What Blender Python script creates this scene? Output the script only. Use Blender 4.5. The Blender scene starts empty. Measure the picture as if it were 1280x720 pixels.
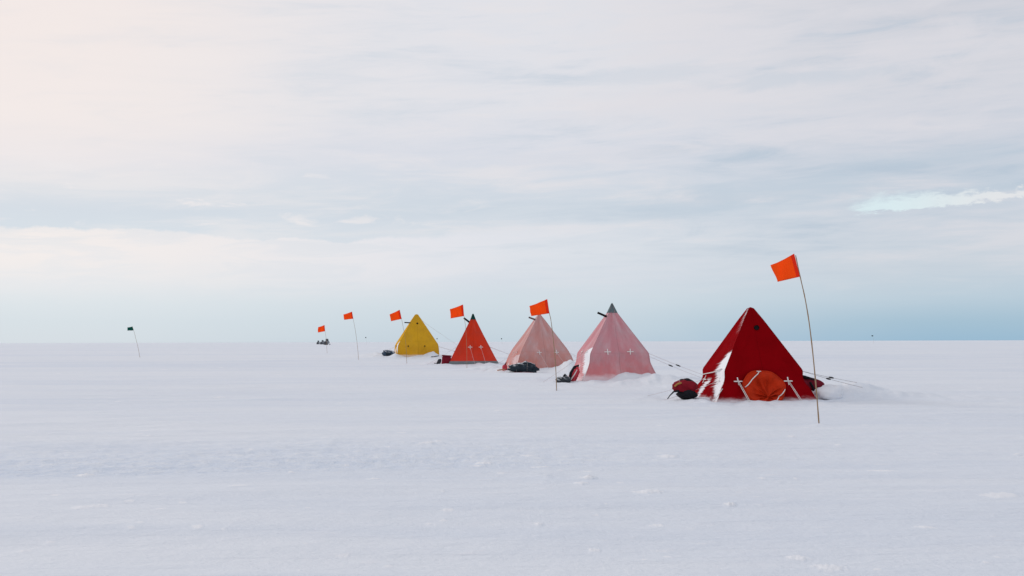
import bpy, math, random
import numpy as np
from mathutils import Vector, Matrix

random.seed(7)
S = bpy.context.scene
COL = S.collection
R = math.radians
F = 1422.0                    # focal length in photo pixels (1280 wide)
EYE = 1.60


def lin(r, g, b):
    f = lambda c: c / 12.92 if c <= 0.04045 else ((c + 0.055) / 1.055) ** 2.4
    return (f(r / 255), f(g / 255), f(b / 255))


# ---------------------------------------------------------------- noise (numpy)
_rng = np.random.RandomState(11)
_PERM = np.concatenate([_rng.permutation(512)] * 3)
_GR = np.stack([np.cos(np.linspace(0, 2 * np.pi, 512, False)), np.sin(np.linspace(0, 2 * np.pi, 512, False))], 1)


def noise2(x, y):
    x = np.asarray(x, float)
    y = np.asarray(y, float)
    xi = np.floor(x).astype(np.int64)
    yi = np.floor(y).astype(np.int64)
    fx, fy = x - xi, y - yi
    u = fx * fx * fx * (fx * (fx * 6 - 15) + 10)
    v = fy * fy * fy * (fy * (fy * 6 - 15) + 10)

    def g(ix, iy, dx, dy):
        h = _PERM[_PERM[ix & 511] + (iy & 511)]
        gg = _GR[h]
        return gg[..., 0] * dx + gg[..., 1] * dy
    a = g(xi, yi, fx, fy)
    b = g(xi + 1, yi, fx - 1, fy)
    c = g(xi, yi + 1, fx, fy - 1)
    d = g(xi + 1, yi + 1, fx - 1, fy - 1)
    return (a + (b - a) * u + ((c + (d - c) * u) - (a + (b - a) * u)) * v) * 1.5


def fbm(x, y, o=4):
    t, a = 0, 1.0
    for k in range(o):
        t = t + a * noise2(x * 2 ** k + 17.3 * k, y * 2 ** k - 9.1 * k)
        a *= 0.5
    return t


def sstep(a, b, x):
    t = np.clip((x - a) / (b - a), 0, 1)
    return t * t * (3 - 2 * t)


# ---------------------------------------------------------------- terrain
def px_x(px, Y):
    return (px - 640.0) / F * Y


GY = [-9000, 0, 22, 29.5, 33, 37, 42, 48, 56, 67, 90, 300, 9000]
GZ = [0.00, 0.00, 0.0, 0.08, 0.21, 0.38, 0.37, 0.36, 0.51, 0.74, 0.86, 0.95, 0.97]
DRIFTS = [   # px, Y, half length x, half length y, height
    (797, 36.0, 0.55, 0.45, 0.20), (774, 36.0, 0.35, 0.4, 0.10), (812, 36.6, 0.5, 0.5, 0.16),
    (832, 35.2, 1.5, 0.9, 0.22), (865, 33.2, 1.6, 0.7, 0.10),
    (1052, 29.8, 0.8, 0.8, 0.25), (1085, 29.6, 1.7, 1.0, 0.15), (1150, 29.2, 3.0, 1.2, 0.08),
    (868, 28.6, 0.6, 0.5, 0.06), (1000, 28.2, 0.5, 0.4, 0.05), (905, 28.2, 0.5, 0.3, 0.03), (955, 27.9, 1.3, 0.35, 0.07), (1021, 21.8, 0.22, 0.2, 0.05), (695, 32.6, 0.3, 0.25, 0.05),
    (541, 65.6, 0.75, 0.5, 0.26), (521, 65.6, 0.5, 0.4, 0.12), (497, 65.6, 0.5, 0.5, 0.14),
    (482, 66.5, 1.0, 0.8, 0.18), (470, 68.0, 1.6, 1.0, 0.2),
    (615, 54.6, 0.6, 0.4, 0.14), (596, 54.6, 0.3, 0.3, 0.05), (560, 55.2, 0.8, 0.6, 0.04), (545, 56.5, 1.0, 0.7, 0.12),
    (680, 46.4, 0.3, 0.3, 0.13), (697, 46.4, 0.4, 0.35, 0.16), (655, 46.0, 0.8, 0.35, 0.03),
    (630, 47.0, 0.7, 0.5, 0.14), (618, 49.0, 1.4, 0.8, 0.18), (716, 46.0, 0.55, 0.5, 0.42), (735, 35.8, 0.8, 0.4, 0.05),
]
TENT_AT = [(938, 29.4), (765, 37.1), (674, 48.0), (591.2, 56.0), (520.5, 67.0)]


CHUNKS = [(734, 600, .20, .085), (726, 608, .16, .05), (814, 619, .22, .05), (800, 619.5, .2, .025), (909, 634, .12, .05), (834, 572, .26, .05),
          (672, 656, .08, .04), (740, 685, .09, .03), (993, 696, .16, .03), (1032, 708, .20, .035), (1249, 621, .26, .03), (1235, 622, .24, .02),
          (605, 578, .24, .04), (597, 581, .16, .03), (675, 584, .22, .03), (658, 570, .2, .03), (987, 547, .16, .05), (700, 590, .10, .02),
          (109, 590, .22, .08), (104, 594, .13, .05), (129, 636, .17, .035), (105, 638, .2, .025), (165, 630, .1, .03), (37, 683, .10, .025), (69, 673, .06, .03),
          (469, 602, .16, .045), (535, 553, .26, .06), (548, 551, .14, .04), (365, 593, .1, .05), (1268, 568, .1, .06), (1276, 572, .08, .07), (1258, 573, .07, .05),
          (820, 655, .12, .02), (430, 690, .1, .02), (560, 640, .12, .025), (250, 660, .1, .02), (300, 612, .2, .02), (1100, 590, .3, .025), (1150, 660, .14, .02)]
_rc = random.Random(5)
for _k in range(110):
    _py = 470 + 240 * _rc.random() ** 1.3
    _d = EYE * F / (_py - 427)
    CHUNKS.append((_rc.uniform(0, 1280), _py, _d * _rc.uniform(.002, .009), _d * _rc.uniform(.0006, .002)))


def chunks(x, y, grow=1.0, unit=False):
    t = 0 * x
    for (px, py, w, h) in CHUNKS:
        w, h = w * 0.46, h * 0.5
        Y = EYE * F / (py - 427.0)
        X = px_x(px, Y)
        dx, dy = (x - X) / (w * grow), (y - Y) / (w * 1.15 * grow)
        if np.size(x) < 10 and (np.abs(dx).min() > 3 or np.abs(dy).min() > 3):
            continue
        m = (np.abs(dx) < 2) & (np.abs(dy) < 2)
        if not m.any():
            continue
        d = np.hypot(dx[m], dy[m]) + 0.45 * noise2(x[m] * 2.2 / w + px, y[m] * 1.6 / w)
        e = np.clip(1.25 - d, 0, 1) ** 0.6
        add = np.zeros_like(x)
        add[m] = e * (1 if unit else h * (0.8 + 0.5 * noise2(x[m] * 3 / w, y[m] * 3 / w)))
        t = np.maximum(t, add) if unit else t + add
    return t


def ground(x, y):
    x = np.asarray(x, float)
    y = np.asarray(y, float)
    r = np.hypot(x, y)
    yy = np.where(y > 0, y, -r)
    # gently smoothed long profile
    z = (np.interp(yy - 2, GY, GZ) + np.interp(yy, GY, GZ) + np.interp(yy + 2, GY, GZ)) / 3
    near = 1 - sstep(60, 260, r)
    # long low wind ridges, running mostly across the view
    warp = fbm(x * 0.035 + 5, y * 0.05, 2) * 2.2
    z = z + 0.034 * near * fbm(x * 0.05 + 3.1, (y + warp) * 0.26 + 1.7, 3)
    z = z + 0.018 * near * fbm(x * 0.22, (y + warp) * 0.85 + 8, 3)
    # sharp lipped sastrugi, stronger in patches
    pm = sstep(-0.05, 0.55, fbm(x * 0.06 + 40, y * 0.10 + 2, 2))
    s = 1 - np.abs(noise2(x * 0.33 + 12, (y + 1.4 * warp) * 1.15))
    z = z + 0.030 * near * (pm * 0.8 + 0.2) * (s ** 3 - 0.4)
    # one long shelf across the foreground on the left, rough crust behind it
    edge = 13.9 + 0.16 * x + 0.3 * fbm(x * 0.13, 3.3 + x * 0, 3)
    sh = sstep(edge + 1.2, edge - 0.25, y) * (1 - sstep(edge - 0.3, edge - 4.5, y)) * (0.35 + 0.65 * sstep(5, -3, x))
    z = z + 0.06 * sh
    rough = sstep(edge - 0.2, edge + 1, y) * (1 - sstep(edge + 4.0, edge + 8, y)) * (0.35 + 0.65 * sstep(4, -3, x))
    z = z + 0.013 * rough * fbm(x * 2.6, y * 3.1, 3) + 0.005 * rough * noise2(x * 8.5, y * 7.5)
    # small crumbs and broken plates scattered about
    cm = sstep(0.1, 0.6, fbm(x * 0.13 + 70, y * 0.2 + 31, 2))
    c = noise2(x * 1.25 + 3, y * 1.6 + 8)
    z = z + (1 - sstep(25, 50, r)) * (0.15 + cm) * 0.03 * np.clip(c - 0.42, 0, 1) * (1 + noise2(x * 9, y * 9))
    # broken plates of wind slab lying loose
    z = z + chunks(x, y)
    # drifts
    for (px, Y, ax, ay, h) in DRIFTS:
        dx, dy = (x - px_x(px, Y)) / ax, (y - Y) / ay
        m = (np.abs(dx) < 2.6) & (np.abs(dy) < 2.6)
        if np.ndim(m) == 0:
            if not m:
                continue
        e = np.exp(-(dx * dx + dy * dy) * 1.1)
        z = z + h * e * (1 + 0.45 * fbm(x * 1.7 + px, y * 1.7, 3))
    # kicked-about snow round the tents
    for (px, Y) in TENT_AT:
        d = np.hypot(x - px_x(px, Y), y - Y)
        z = z + 0.06 * (1 - sstep(1.6, 4.0, d)) * fbm(x * 1.4 + 9, y * 1.4 + px, 3)
    return z


def gz(x, y):
    return float(ground(np.array([x]), np.array([y]))[0])


def gp(px, Y):
    x = px_x(px, Y)
    return Vector((x, Y, gz(x, Y)))


def foot_depth(px, py, Y):
    """distance near Y at which the snow lies on the line of sight through a pole's foot"""
    hor = 427.0 + (640 - px) * 0.00297
    best = min((abs((EYE - gz(px_x(px, y_), y_)) * F / y_ + hor - py), y_) for y_ in [Y * (0.75 + 0.01 * i) for i in range(60)])
    return best[1]


# ---------------------------------------------------------------- node helpers
def new_mat(name):
    m = bpy.data.materials.new(name)
    m.use_nodes = True
    nt = m.node_tree
    for n in list(nt.nodes):
        nt.nodes.remove(n)
    return m, nt


class N:
    """small wrapper for wiring node trees"""

    def __init__(s, nt):
        s.nt = nt

    def node(s, t, **kw):
        n = s.nt.nodes.new(t)
        for k, v in kw.items():
            setattr(n, k, v)
        return n

    def put(s, sock, v):
        if isinstance(v, bpy.types.NodeSocket):
            s.nt.links.new(v, sock)
        else:
            sock.default_value = v

    def math(s, op, a, b=0.0, c=0.0, clamp=False):
        n = s.node('ShaderNodeMath', operation=op, use_clamp=clamp)
        s.put(n.inputs[0], a)
        s.put(n.inputs[1], b)
        s.put(n.inputs[2], c)
        return n.outputs[0]

    def step(s, a, b, x):
        n = s.node('ShaderNodeMapRange', interpolation_type='SMOOTHSTEP')
        s.put(n.inputs['Value'], x)
        s.put(n.inputs['From Min'], a)
        s.put(n.inputs['From Max'], b)
        return n.outputs[0]

    def mix(s, f, a, b, blend='MIX'):
        n = s.node('ShaderNodeMix', data_type='RGBA', blend_type=blend)
        s.put(n.inputs[0], f)
        for sock, v in ((n.inputs[6], a), (n.inputs[7], b)):
            if isinstance(v, (tuple, list)):
                v = (*v[:3], 1)
            s.put(sock, v)
        return n.outputs[2]

    def comb(s, x, y, z=0.0):
        n = s.node('ShaderNodeCombineXYZ')
        s.put(n.inputs[0], x)
        s.put(n.inputs[1], y)
        s.put(n.inputs[2], z)
        return n.outputs[0]

    def sep(s, v):
        n = s.node('ShaderNodeSeparateXYZ')
        s.put(n.inputs[0], v)
        return n.outputs[0], n.outputs[1], n.outputs[2]

    def noise(s, vec, scale=1.0, detail=3.0, rough=0.5, dist=0.0):
        n = s.node('ShaderNodeTexNoise')
        s.put(n.inputs['Vector'], vec)
        s.put(n.inputs['Scale'], scale)
        s.put(n.inputs['Detail'], detail)
        s.put(n.inputs['Roughness'], rough)
        s.put(n.inputs['Distortion'], dist)
        return n.outputs['Fac']

    def ramp(s, fac, stops, interp='EASE'):
        n = s.node('ShaderNodeValToRGB')
        cr = n.color_ramp
        cr.interpolation = interp
        while len(cr.elements) < len(stops):
            cr.elements.new(0.5)
        for e, (p, c) in zip(cr.elements, stops):
            e.position = p
            e.color = (*c, 1)
        s.put(n.inputs[0], fac)
        return n.outputs[0]

    def curve(s, fac, pts):
        n = s.node('ShaderNodeFloatCurve')
        c = n.mapping.curves[0]
        c.points[0].location = pts[0]
        c.points[1].location = pts[-1]
        for p in pts[1:-1]:
            c.points.new(*p)
        n.mapping.update()
        s.put(n.inputs['Value'], fac)
        return n.outputs[0]


def finish(n, base, rough=0.8, bump=None, bump_strength=0.3, bump_dist=0.01, spec=0.2, translucent=None, tfac=0.3, sheen=0.0):
    p = n.node('ShaderNodeBsdfPrincipled')
    if isinstance(base, tuple):
        base = (*base[:3], 1)
    n.put(p.inputs['Base Color'], base)
    n.put(p.inputs['Roughness'], rough)
    n.put(p.inputs['Specular IOR Level'], spec)
    if bump is not None:
        b = n.node('ShaderNodeBump')
        n.put(b.inputs['Height'], bump)
        n.put(b.inputs['Strength'], bump_strength)
        n.put(b.inputs['Distance'], bump_dist)
        n.nt.links.new(b.outputs[0], p.inputs['Normal'])
    o = n.node('ShaderNodeOutputMaterial')
    sh = p.outputs[0]
    if translucent is not None:
        t = n.node('ShaderNodeBsdfTranslucent')
        n.put(t.inputs[0], (*translucent[:3], 1) if isinstance(translucent, tuple) else translucent)
        mx = n.node('ShaderNodeMixShader')
        n.put(mx.inputs[0], tfac)
        n.nt.links.new(sh, mx.inputs[1])
        n.nt.links.new(t.outputs[0], mx.inputs[2])
        sh = mx.outputs[0]
    n.nt.links.new(sh, o.inputs[0])


def cloth_mat(name, col, rough=0.85, var=0.25, scale=6.0, bump=0.3, snow=0.0, spec=0.15, translucent=None, tfac=0.3):
    m, nt = new_mat(name)
    n = N(nt)
    tc = n.node('ShaderNodeTexCoord').outputs['Object']
    v = n.noise(tc, scale, 4)
    f = n.math('MULTIPLY_ADD', n.math('SUBTRACT', v, 0.5), var * 2, 1.0)
    c = n.node('ShaderNodeVectorMath', operation='SCALE')
    n.put(c.inputs[0], col)
    n.put(c.inputs['Scale'], f)
    base = c.outputs[0]
    if snow:
        geo = n.node('ShaderNodeNewGeometry').outputs['Normal']
        nz = n.sep(geo)[2]
        sm = n.step(0.5, 0.75, n.math('ADD', n.math('MULTIPLY', nz, snow), n.math('MULTIPLY', n.noise(tc, 9, 3), 0.5)))
        base = n.mix(sm, base, (0.78, 0.80, 0.84))
    finish(n, base, rough, n.noise(tc, scale * 5, 3), bump, 0.02, spec, translucent, tfac)
    return m


# ---------------------------------------------------------------- mesh helpers
def mesh_obj(name, verts, faces, mat, parent=None, smooth=True, uvs=None):
    me = bpy.data.meshes.new(name)
    me.from_pydata([tuple(v) for v in verts], [], faces)
    if uvs is not None:
        uv = me.uv_layers.new(name='UVMap')
        k = 0
        for f in uvs:
            for c in f:
                uv.data[k].uv = c
                k += 1
    if smooth:
        me.polygons.foreach_set('use_smooth', [True] * len(me.polygons))
    me.materials.append(mat)
    o = bpy.data.objects.new(name, me)
    COL.objects.link(o)
    if parent is not None:
        o.parent = parent
    return o


class MB:
    def __init__(s):
        s.v, s.f = [], []

    def add(s, v, f):
        k = len(s.v)
        s.v += [Vector(p) for p in v]
        s.f += [tuple(i + k for i in q) for q in f]
        return s

    def tube(s, pts, r, n=6, cap=True):
        pts = [Vector(p) for p in pts]
        rs = r if isinstance(r, (list, tuple)) else [r] * len(pts)
        V, Fc = [], []
        for i, p in enumerate(pts):
            t = (pts[min(i + 1, len(pts) - 1)] - pts[max(i - 1, 0)]).normalized()
            a = t.cross(Vector((0, 0, 1)))
            if a.length < 1e-3:
                a = t.cross(Vector((0, 1, 0)))
            a.normalize()
            b = t.cross(a)
            for k in range(n):
                w = 2 * math.pi * k / n
                V.append(p + (a * math.cos(w) + b * math.sin(w)) * rs[i])
        for i in range(len(pts) - 1):
            for k in range(n):
                k2 = (k + 1) % n
                Fc.append((i * n + k, i * n + k2, (i + 1) * n + k2, (i + 1) * n + k))
        if cap:
            Fc.append(tuple(range(n - 1, -1, -1)))
            Fc.append(tuple(range((len(pts) - 1) * n, len(pts) * n)))
        return s.add(V, Fc)

    def box(s, c, d, ax=None):
        c = Vector(c)
        ax = ax or (Vector((1, 0, 0)), Vector((0, 1, 0)), Vector((0, 0, 1)))
        V = []
        for k in (-1, 1):
            for (i, j) in ((-1, -1), (1, -1), (1, 1), (-1, 1)):
                V.append(c + ax[0] * i * d[0] / 2 + ax[1] * j * d[1] / 2 + ax[2] * k * d[2] / 2)
        return s.add(V, [(3, 2, 1, 0), (4, 5, 6, 7), (0, 1, 5, 4), (1, 2, 6, 5), (2, 3, 7, 6), (3, 0, 4, 7)])

    def prism(s, prof, y0, y1, taper=1.0):
        """side profile in x,z swept across y"""
        n = len(prof)
        cx = sum(p[0] for p in prof) / n
        cz = sum(p[1] for p in prof) / n
        ym, h = (y0 + y1) / 2, (y1 - y0) / 2
        V = []
        for (yy, t) in ((-h, taper), (-h * 0.8, 1), (h * 0.8, 1), (h, taper)):
            V += [Vector((cx + (p[0] - cx) * t, ym + yy, cz + (p[1] - cz) * t)) for p in prof]
        Fc = []
        for r in range(3):
            for k in range(n):
                k2 = (k + 1) % n
                Fc.append((r * n + k, r * n + k2, (r + 1) * n + k2, (r + 1) * n + k))
        Fc.append(tuple(range(n - 1, -1, -1)))
        Fc.append(tuple(range(3 * n, 4 * n)))
        return s.add(V, Fc)

    def build(s, name, mat, parent=None, smooth=True):
        return mesh_obj(name, s.v, s.f, mat, parent, smooth)


def lump(rx, ry, rz, pw=2.6, amp=0.12, seed=0, freq=1.6, nu=30, nv=18, zmin=-0.25, top=None):
    """a slumped, wrinkled soft bag shape"""
    V, Fc = [], []
    rn = random.Random(seed)
    ox, oy = rn.uniform(0, 90), rn.uniform(0, 90)
    se = lambda c: math.copysign(abs(c) ** (2 / pw), c)
    for j in range(nv + 1):
        ph = math.pi * (j / nv) - math.pi / 2
        for i in range(nu):
            th = 2 * math.pi * i / nu
            x = se(math.cos(ph)) * se(math.cos(th))
            y = se(math.cos(ph)) * se(math.sin(th))
            z = se(math.sin(ph))
            d = 1 + amp * float(fbm(np.array([(x + z * 0.7) * freq + ox]), np.array([(y - z * 0.5) * freq + oy]), 3)[0])
            zz = max(z, zmin) * d
            if top:
                zz *= top(x)
            V.append((x * d * rx, y * d * ry, zz * rz))
    for j in range(nv):
        for i in range(nu):
            i2 = (i + 1) % nu
            Fc.append((j * nu + i, j * nu + i2, (j + 1) * nu + i2, (j + 1) * nu + i))
    return V, Fc


def empty(name, loc, rz, label, cat, group=None):
    o = bpy.data.objects.new(name, None)
    o.empty_display_size = 0.2
    COL.objects.link(o)
    o.location = loc
    o.rotation_euler = (0, 0, rz)
    o['label'] = label
    o['category'] = cat
    if group:
        o['group'] = group
    return o


# ---------------------------------------------------------------- materials
M = {}


def snow_mat():
    m, nt = new_mat('snow')
    n = N(nt)
    pos = n.node('ShaderNodeNewGeometry').outputs['Position']
    x, y, z = n.sep(pos)
    warp = n.noise(n.comb(n.math('MULTIPLY', x, 0.05), n.math('MULTIPLY', y, 0.08)), 1.0, 3)
    yw = n.math('MULTIPLY_ADD', warp, 3.0, y)
    streak = n.noise(n.comb(n.math('MULTIPLY', x, 0.10), n.math('MULTIPLY', yw, 0.85)), 1.0, 5, 0.62)
    broad = n.noise(n.comb(n.math('MULTIPLY', x, 0.025), n.math('MULTIPLY', yw, 0.12)), 1.0, 4, 0.55)
    fine = n.noise(n.comb(n.math('MULTIPLY', x, 2.2), n.math('MULTIPLY', y, 3.6)), 1.0, 6, 0.65)
    grain = n.noise(n.comb(n.math('MULTIPLY', x, 22.0), n.math('MULTIPLY', y, 26.0)), 1.0, 3, 0.6)
    # old wind crust is bluer than fresh drift
    crust = n.step(0.40, 0.66, n.math('MULTIPLY_ADD', streak, 0.45, n.math('MULTIPLY', broad, 0.55)))
    base = n.mix(crust, (0.748, 0.780, 0.828), (0.672, 0.722, 0.800))
    base = n.mix(n.step(0.58, 0.72, fine), base, (0.755, 0.777, 0.825))
    # a belt of coarse scoured crust behind the low shelf
    t = n.math('ADD', n.math('SUBTRACT', y, n.math('MULTIPLY_ADD', x, 0.16, 13.95)), n.math('MULTIPLY', n.math('MULTIPLY_ADD', n.math('SUBTRACT', fine, 0.5), 1.2, n.math('MULTIPLY', n.math('SUBTRACT', warp, 0.5), 3.0)), 1.0))
    belt = n.math('MULTIPLY', n.step(-0.7, 1.1, t), n.step(7.0, 1.2, t))
    belt = n.math('MULTIPLY', belt, n.math('MULTIPLY_ADD', n.step(5, -3, x), 0.8, 0.2))
    mott = n.noise(n.comb(n.math('MULTIPLY', x, 5.0), n.math('MULTIPLY', y, 4.0)), 1.0, 5, 0.7)
    base = n.mix(n.math('MULTIPLY', belt, n.math('MULTIPLY', n.step(0.68, 0.36, mott), 0.75)), base, (0.60, 0.675, 0.79))
    base = n.mix(n.math('MULTIPLY', belt, n.step(0.60, 0.70, mott)), base, (0.76, 0.80, 0.84))
    at = n.node('ShaderNodeAttribute', attribute_name='chunk_light')
    base = n.mix(n.step(0.1, 0.7, at.outputs['Fac']), base, (0.81, 0.825, 0.86))  # loose chunks painted paler, standing in for sun on their faces
    h = n.math('ADD', n.math('MULTIPLY', streak, 1.0), n.math('MULTIPLY_ADD', fine, 0.34, n.math('MULTIPLY', grain, 0.06)))
    h = n.math('ADD', h, n.math('MULTIPLY', n.math('MULTIPLY', belt, mott), 0.38))
    finish(n, base, 0.62, h, 0.95, 0.12, 0.5)
    return m


M['snow'] = snow_mat()


def drift_mat():
    m, nt = new_mat('drift_snow')
    n = N(nt)
    tc = n.node('ShaderNodeTexCoord').outputs['Object']
    h = n.noise(tc, 7, 5)
    finish(n, n.mix(n.step(0.4, 0.7, h), (0.80, 0.812, 0.845), (0.77, 0.79, 0.84)), 0.75, h, 0.4, 0.03, 0.12)
    return m


M['drift'] = drift_mat()


def canvas_mat(name, col, low, patch_top, haze_h, haze_amt, fade=(0.8, 0.75, 0.78), fade_amt=0.0, patch_amt=1.0, frost_top=0.0):
    """tent cloth: UV x = side index + across, UV y = height fraction; snow plastered on the windward side"""
    m, nt = new_mat(name)
    n = N(nt)
    uv = n.node('ShaderNodeUVMap')
    U, V, _ = n.sep(uv.outputs[0])
    tc = n.node('ShaderNodeTexCoord').outputs['Object']
    blot = n.noise(tc, 2.2, 5, 0.6)
    vst = n.noise(n.comb(n.math('MULTIPLY', U, 3.6), n.math('MULTIPLY', V, 1.9)), 1.0, 4, 0.6)
    base = n.mix(n.step(0.55, 0.05, n.math('MULTIPLY_ADD', blot, 0.2, V)), col, low)
    base = n.mix(n.math('MULTIPLY', n.step(0.4, 0.75, n.math('MULTIPLY_ADD', vst, 0.6, n.math('MULTIPLY', blot, 0.4))), fade_amt), base, fade)
    dark = n.math('MULTIPLY_ADD', n.step(0.35, 0.75, blot), -0.16, 1.0)
    sc = n.node('ShaderNodeVectorMath', operation='SCALE')
    n.put(sc.inputs[0], base)
    n.put(sc.inputs['Scale'], dark)
    base = sc.outputs[0]
    # stitched seams
    fu = n.math('FRACT', U)
    seam = n.math('LESS_THAN', n.math('ABSOLUTE', n.math('SUBTRACT', V, 0.335)), 0.0045)
    seam2 = n.math('LESS_THAN', n.math('ABSOLUTE', n.math('SUBTRACT', fu, 0.5)), 0.006)
    base = n.mix(n.math('MULTIPLY', n.math('MAXIMUM', n.math('MULTIPLY', seam, 0.3), seam2), 0.2), base, (0.05, 0.02, 0.02), 'MULTIPLY')
    snow = (0.80, 0.81, 0.85)
    # plastered snow on the left side (side index 3)
    vv = n.math('DIVIDE', V, patch_top)
    left = n.curve(vv, [(0, 0.82), (0.10, 0.74), (0.25, 0.56), (0.42, 0.44), (0.68, 0.42), (0.86, 0.58), (0.96, 0.88), (1, 1.0)])
    stk = n.noise(n.comb(n.math('MULTIPLY', U, 1.2), n.math('MULTIPLY', n.math('MULTIPLY_ADD', fu, -0.13, V), 64.0)), 1.0, 4, 0.6)
    e = n.math('ADD', n.math('SUBTRACT', fu, left), n.math('MULTIPLY', n.math('SUBTRACT', stk, 0.5), 0.6))
    pm = n.math('MULTIPLY', n.step(-0.02, 0.16, e), n.math('GREATER_THAN', U, 3.0))
    pm = n.math('MULTIPLY', pm, n.step(1.02, 0.96, vv))
    # right-hand border of the patch breaks into streaks where it meets the corner pole
    pm = n.math('MULTIPLY', pm, n.step(1.04, 0.93, n.math('MULTIPLY_ADD', n.math('SUBTRACT', stk, 0.5), 0.16, fu)))
    s2 = n.math('SUBTRACT', n.math('ABSOLUTE', n.math('SUBTRACT', fu, n.math('MULTIPLY_ADD', V, 0.25, 0.22))), n.math('MULTIPLY', n.math('SUBTRACT', stk, 0.35), 0.28))
    pm2 = n.math('MULTIPLY', n.step(0.02, -0.02, s2), n.math('MULTIPLY', n.math('GREATER_THAN', U, 3.0), n.step(0.45, 0.36, vv)))
    pm = n.math('MULTIPLY', n.math('MAXIMUM', pm, pm2), patch_amt)
    # rime near the peak
    if frost_top:
        fr = n.math('MULTIPLY', n.step(0.42, 0.58, n.math('MULTIPLY_ADD', V, 0.20, n.math('MULTIPLY', stk, 0.62))),
                    n.math('MULTIPLY', n.step(0.70, 0.9, V), n.step(3.3, 3.7, U)))
        pm = n.math('MAXIMUM', pm, n.math('MULTIPLY', fr, frost_top))
    # blowing-snow haze at the foot, painted as snow dust on the lowest cloth
    dn = n.noise(n.comb(n.math('MULTIPLY', U, 5.0), n.math('MULTIPLY', V, 14.0)), 1.0, 5, 0.6)
    dm = n.step(haze_h, 0.0, n.math('ADD', V, n.math('MULTIPLY', n.math('SUBTRACT', dn, 0.5), haze_h * 1.6)))
    dm = n.math('MULTIPLY', dm, haze_amt)
    base = n.mix(n.math('MAXIMUM', pm, dm), base, snow)
    weave = n.noise(tc, 90, 2)
    wr = n.noise(n.comb(n.math('MULTIPLY', U, 9.0), n.math('MULTIPLY', V, 3.0)), 1.0, 4)
    h = n.math('ADD', n.math('MULTIPLY', wr, 0.8), n.math('MULTIPLY_ADD', weave, 0.05, n.math('MULTIPLY', pm, 0.5)))
    finish(n, base, 0.9, h, 0.5, 0.035, 0.02)
    return m


M['white_tape'] = cloth_mat('white_tape', (0.74, 0.71, 0.69), var=0.1, bump=0.1)
M['rope'] = cloth_mat('rope', (0.62, 0.56, 0.56), var=0.2, scale=30, bump=0.2)
M['dark_rope'] = cloth_mat('dark_rope', (0.22, 0.20, 0.20), var=0.2, scale=30, bump=0.2)
M['toggle'] = cloth_mat('toggle', (0.035, 0.032, 0.035), var=0.2, rough=0.5)
M['rubber'] = cloth_mat('rubber', (0.006, 0.006, 0.007), var=0.2, rough=0.6)
M['grey_rubber'] = cloth_mat('grey_rubber', (0.14, 0.09, 0.09), var=0.2, rough=0.6)
M['cap_grey'] = cloth_mat('cap_grey', (0.115, 0.16, 0.17), var=0.15, scale=4)
M['cap_green'] = cloth_mat('cap_green', (0.006, 0.05, 0.042), var=0.25, scale=4)
M['sleeve'] = cloth_mat('sleeve', (0.47, 0.026, 0.004), var=0.4, scale=3.5, bump=0.3)
M['bamboo'] = cloth_mat('bamboo', (0.30, 0.205, 0.125), var=0.35, scale=14, bump=0.1, rough=0.6)
M['flag_orange'] = cloth_mat('flag_orange', (1.0, 0.16, 0.018), var=0.08, scale=5, bump=0.1, rough=0.7, translucent=(1.0, 0.24, 0.035), tfac=0.65)
M['flag_hem'] = cloth_mat('flag_hem', (0.85, 0.03, 0.008), var=0.1, scale=5, bump=0.1)
M['flag_green'] = cloth_mat('flag_green', (0.003, 0.085, 0.062), var=0.2, scale=5, bump=0.1)
M['flag_dark'] = cloth_mat('flag_dark', (0.02, 0.022, 0.03), var=0.2, scale=5, bump=0.1)
M['bag_red'] = cloth_mat('bag_red', (0.20, 0.006, 0.016), var=0.4, scale=8, snow=0.25)
M['bag_darkred'] = cloth_mat('bag_darkred', (0.16, 0.008, 0.02), var=0.4, scale=8, snow=0.2)
M['bag_black'] = cloth_mat('bag_black', (0.012, 0.012, 0.016), var=0.3, scale=8)
M['bag_navy'] = cloth_mat('bag_navy', (0.022, 0.034, 0.046), var=0.7, scale=4, snow=0.42)
M['bag_slate'] = cloth_mat('bag_slate', (0.05, 0.06, 0.07), var=0.7, scale=6, snow=0.42)
M['bag_blue'] = cloth_mat('bag_blue', (0.04, 0.065, 0.10), var=0.7, scale=6, snow=0.5)
M['lining_red'] = cloth_mat('lining_red', (0.5, 0.05, 0.07), var=0.3, scale=6)
M['underlay'] = cloth_mat('underlay', (0.30, 0.09, 0.12), var=0.5, scale=7, snow=0.3)
M['strap_ochre'] = cloth_mat('strap_ochre', (0.38, 0.21, 0.06), var=0.3, scale=10)
M['wood'] = cloth_mat('wood', (0.50, 0.24, 0.14), var=0.3, scale=9)
M['machine_dark_haze'] = cloth_mat('machine_dark_haze', (0.20, 0.21, 0.235), var=0.3, scale=4, rough=0.45, bump=0.05)  # distance haze put into the colour: lighter grey than the bare machine
M['machine_black_haze'] = cloth_mat('machine_black_haze', (0.075, 0.08, 0.09), var=0.3, scale=4, rough=0.6, bump=0.1)  # black parts lifted towards grey, haze painted in
M['screen'] = cloth_mat('screen', (0.16, 0.18, 0.20), var=0.1, rough=0.2, bump=0.0, spec=0.5)

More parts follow.
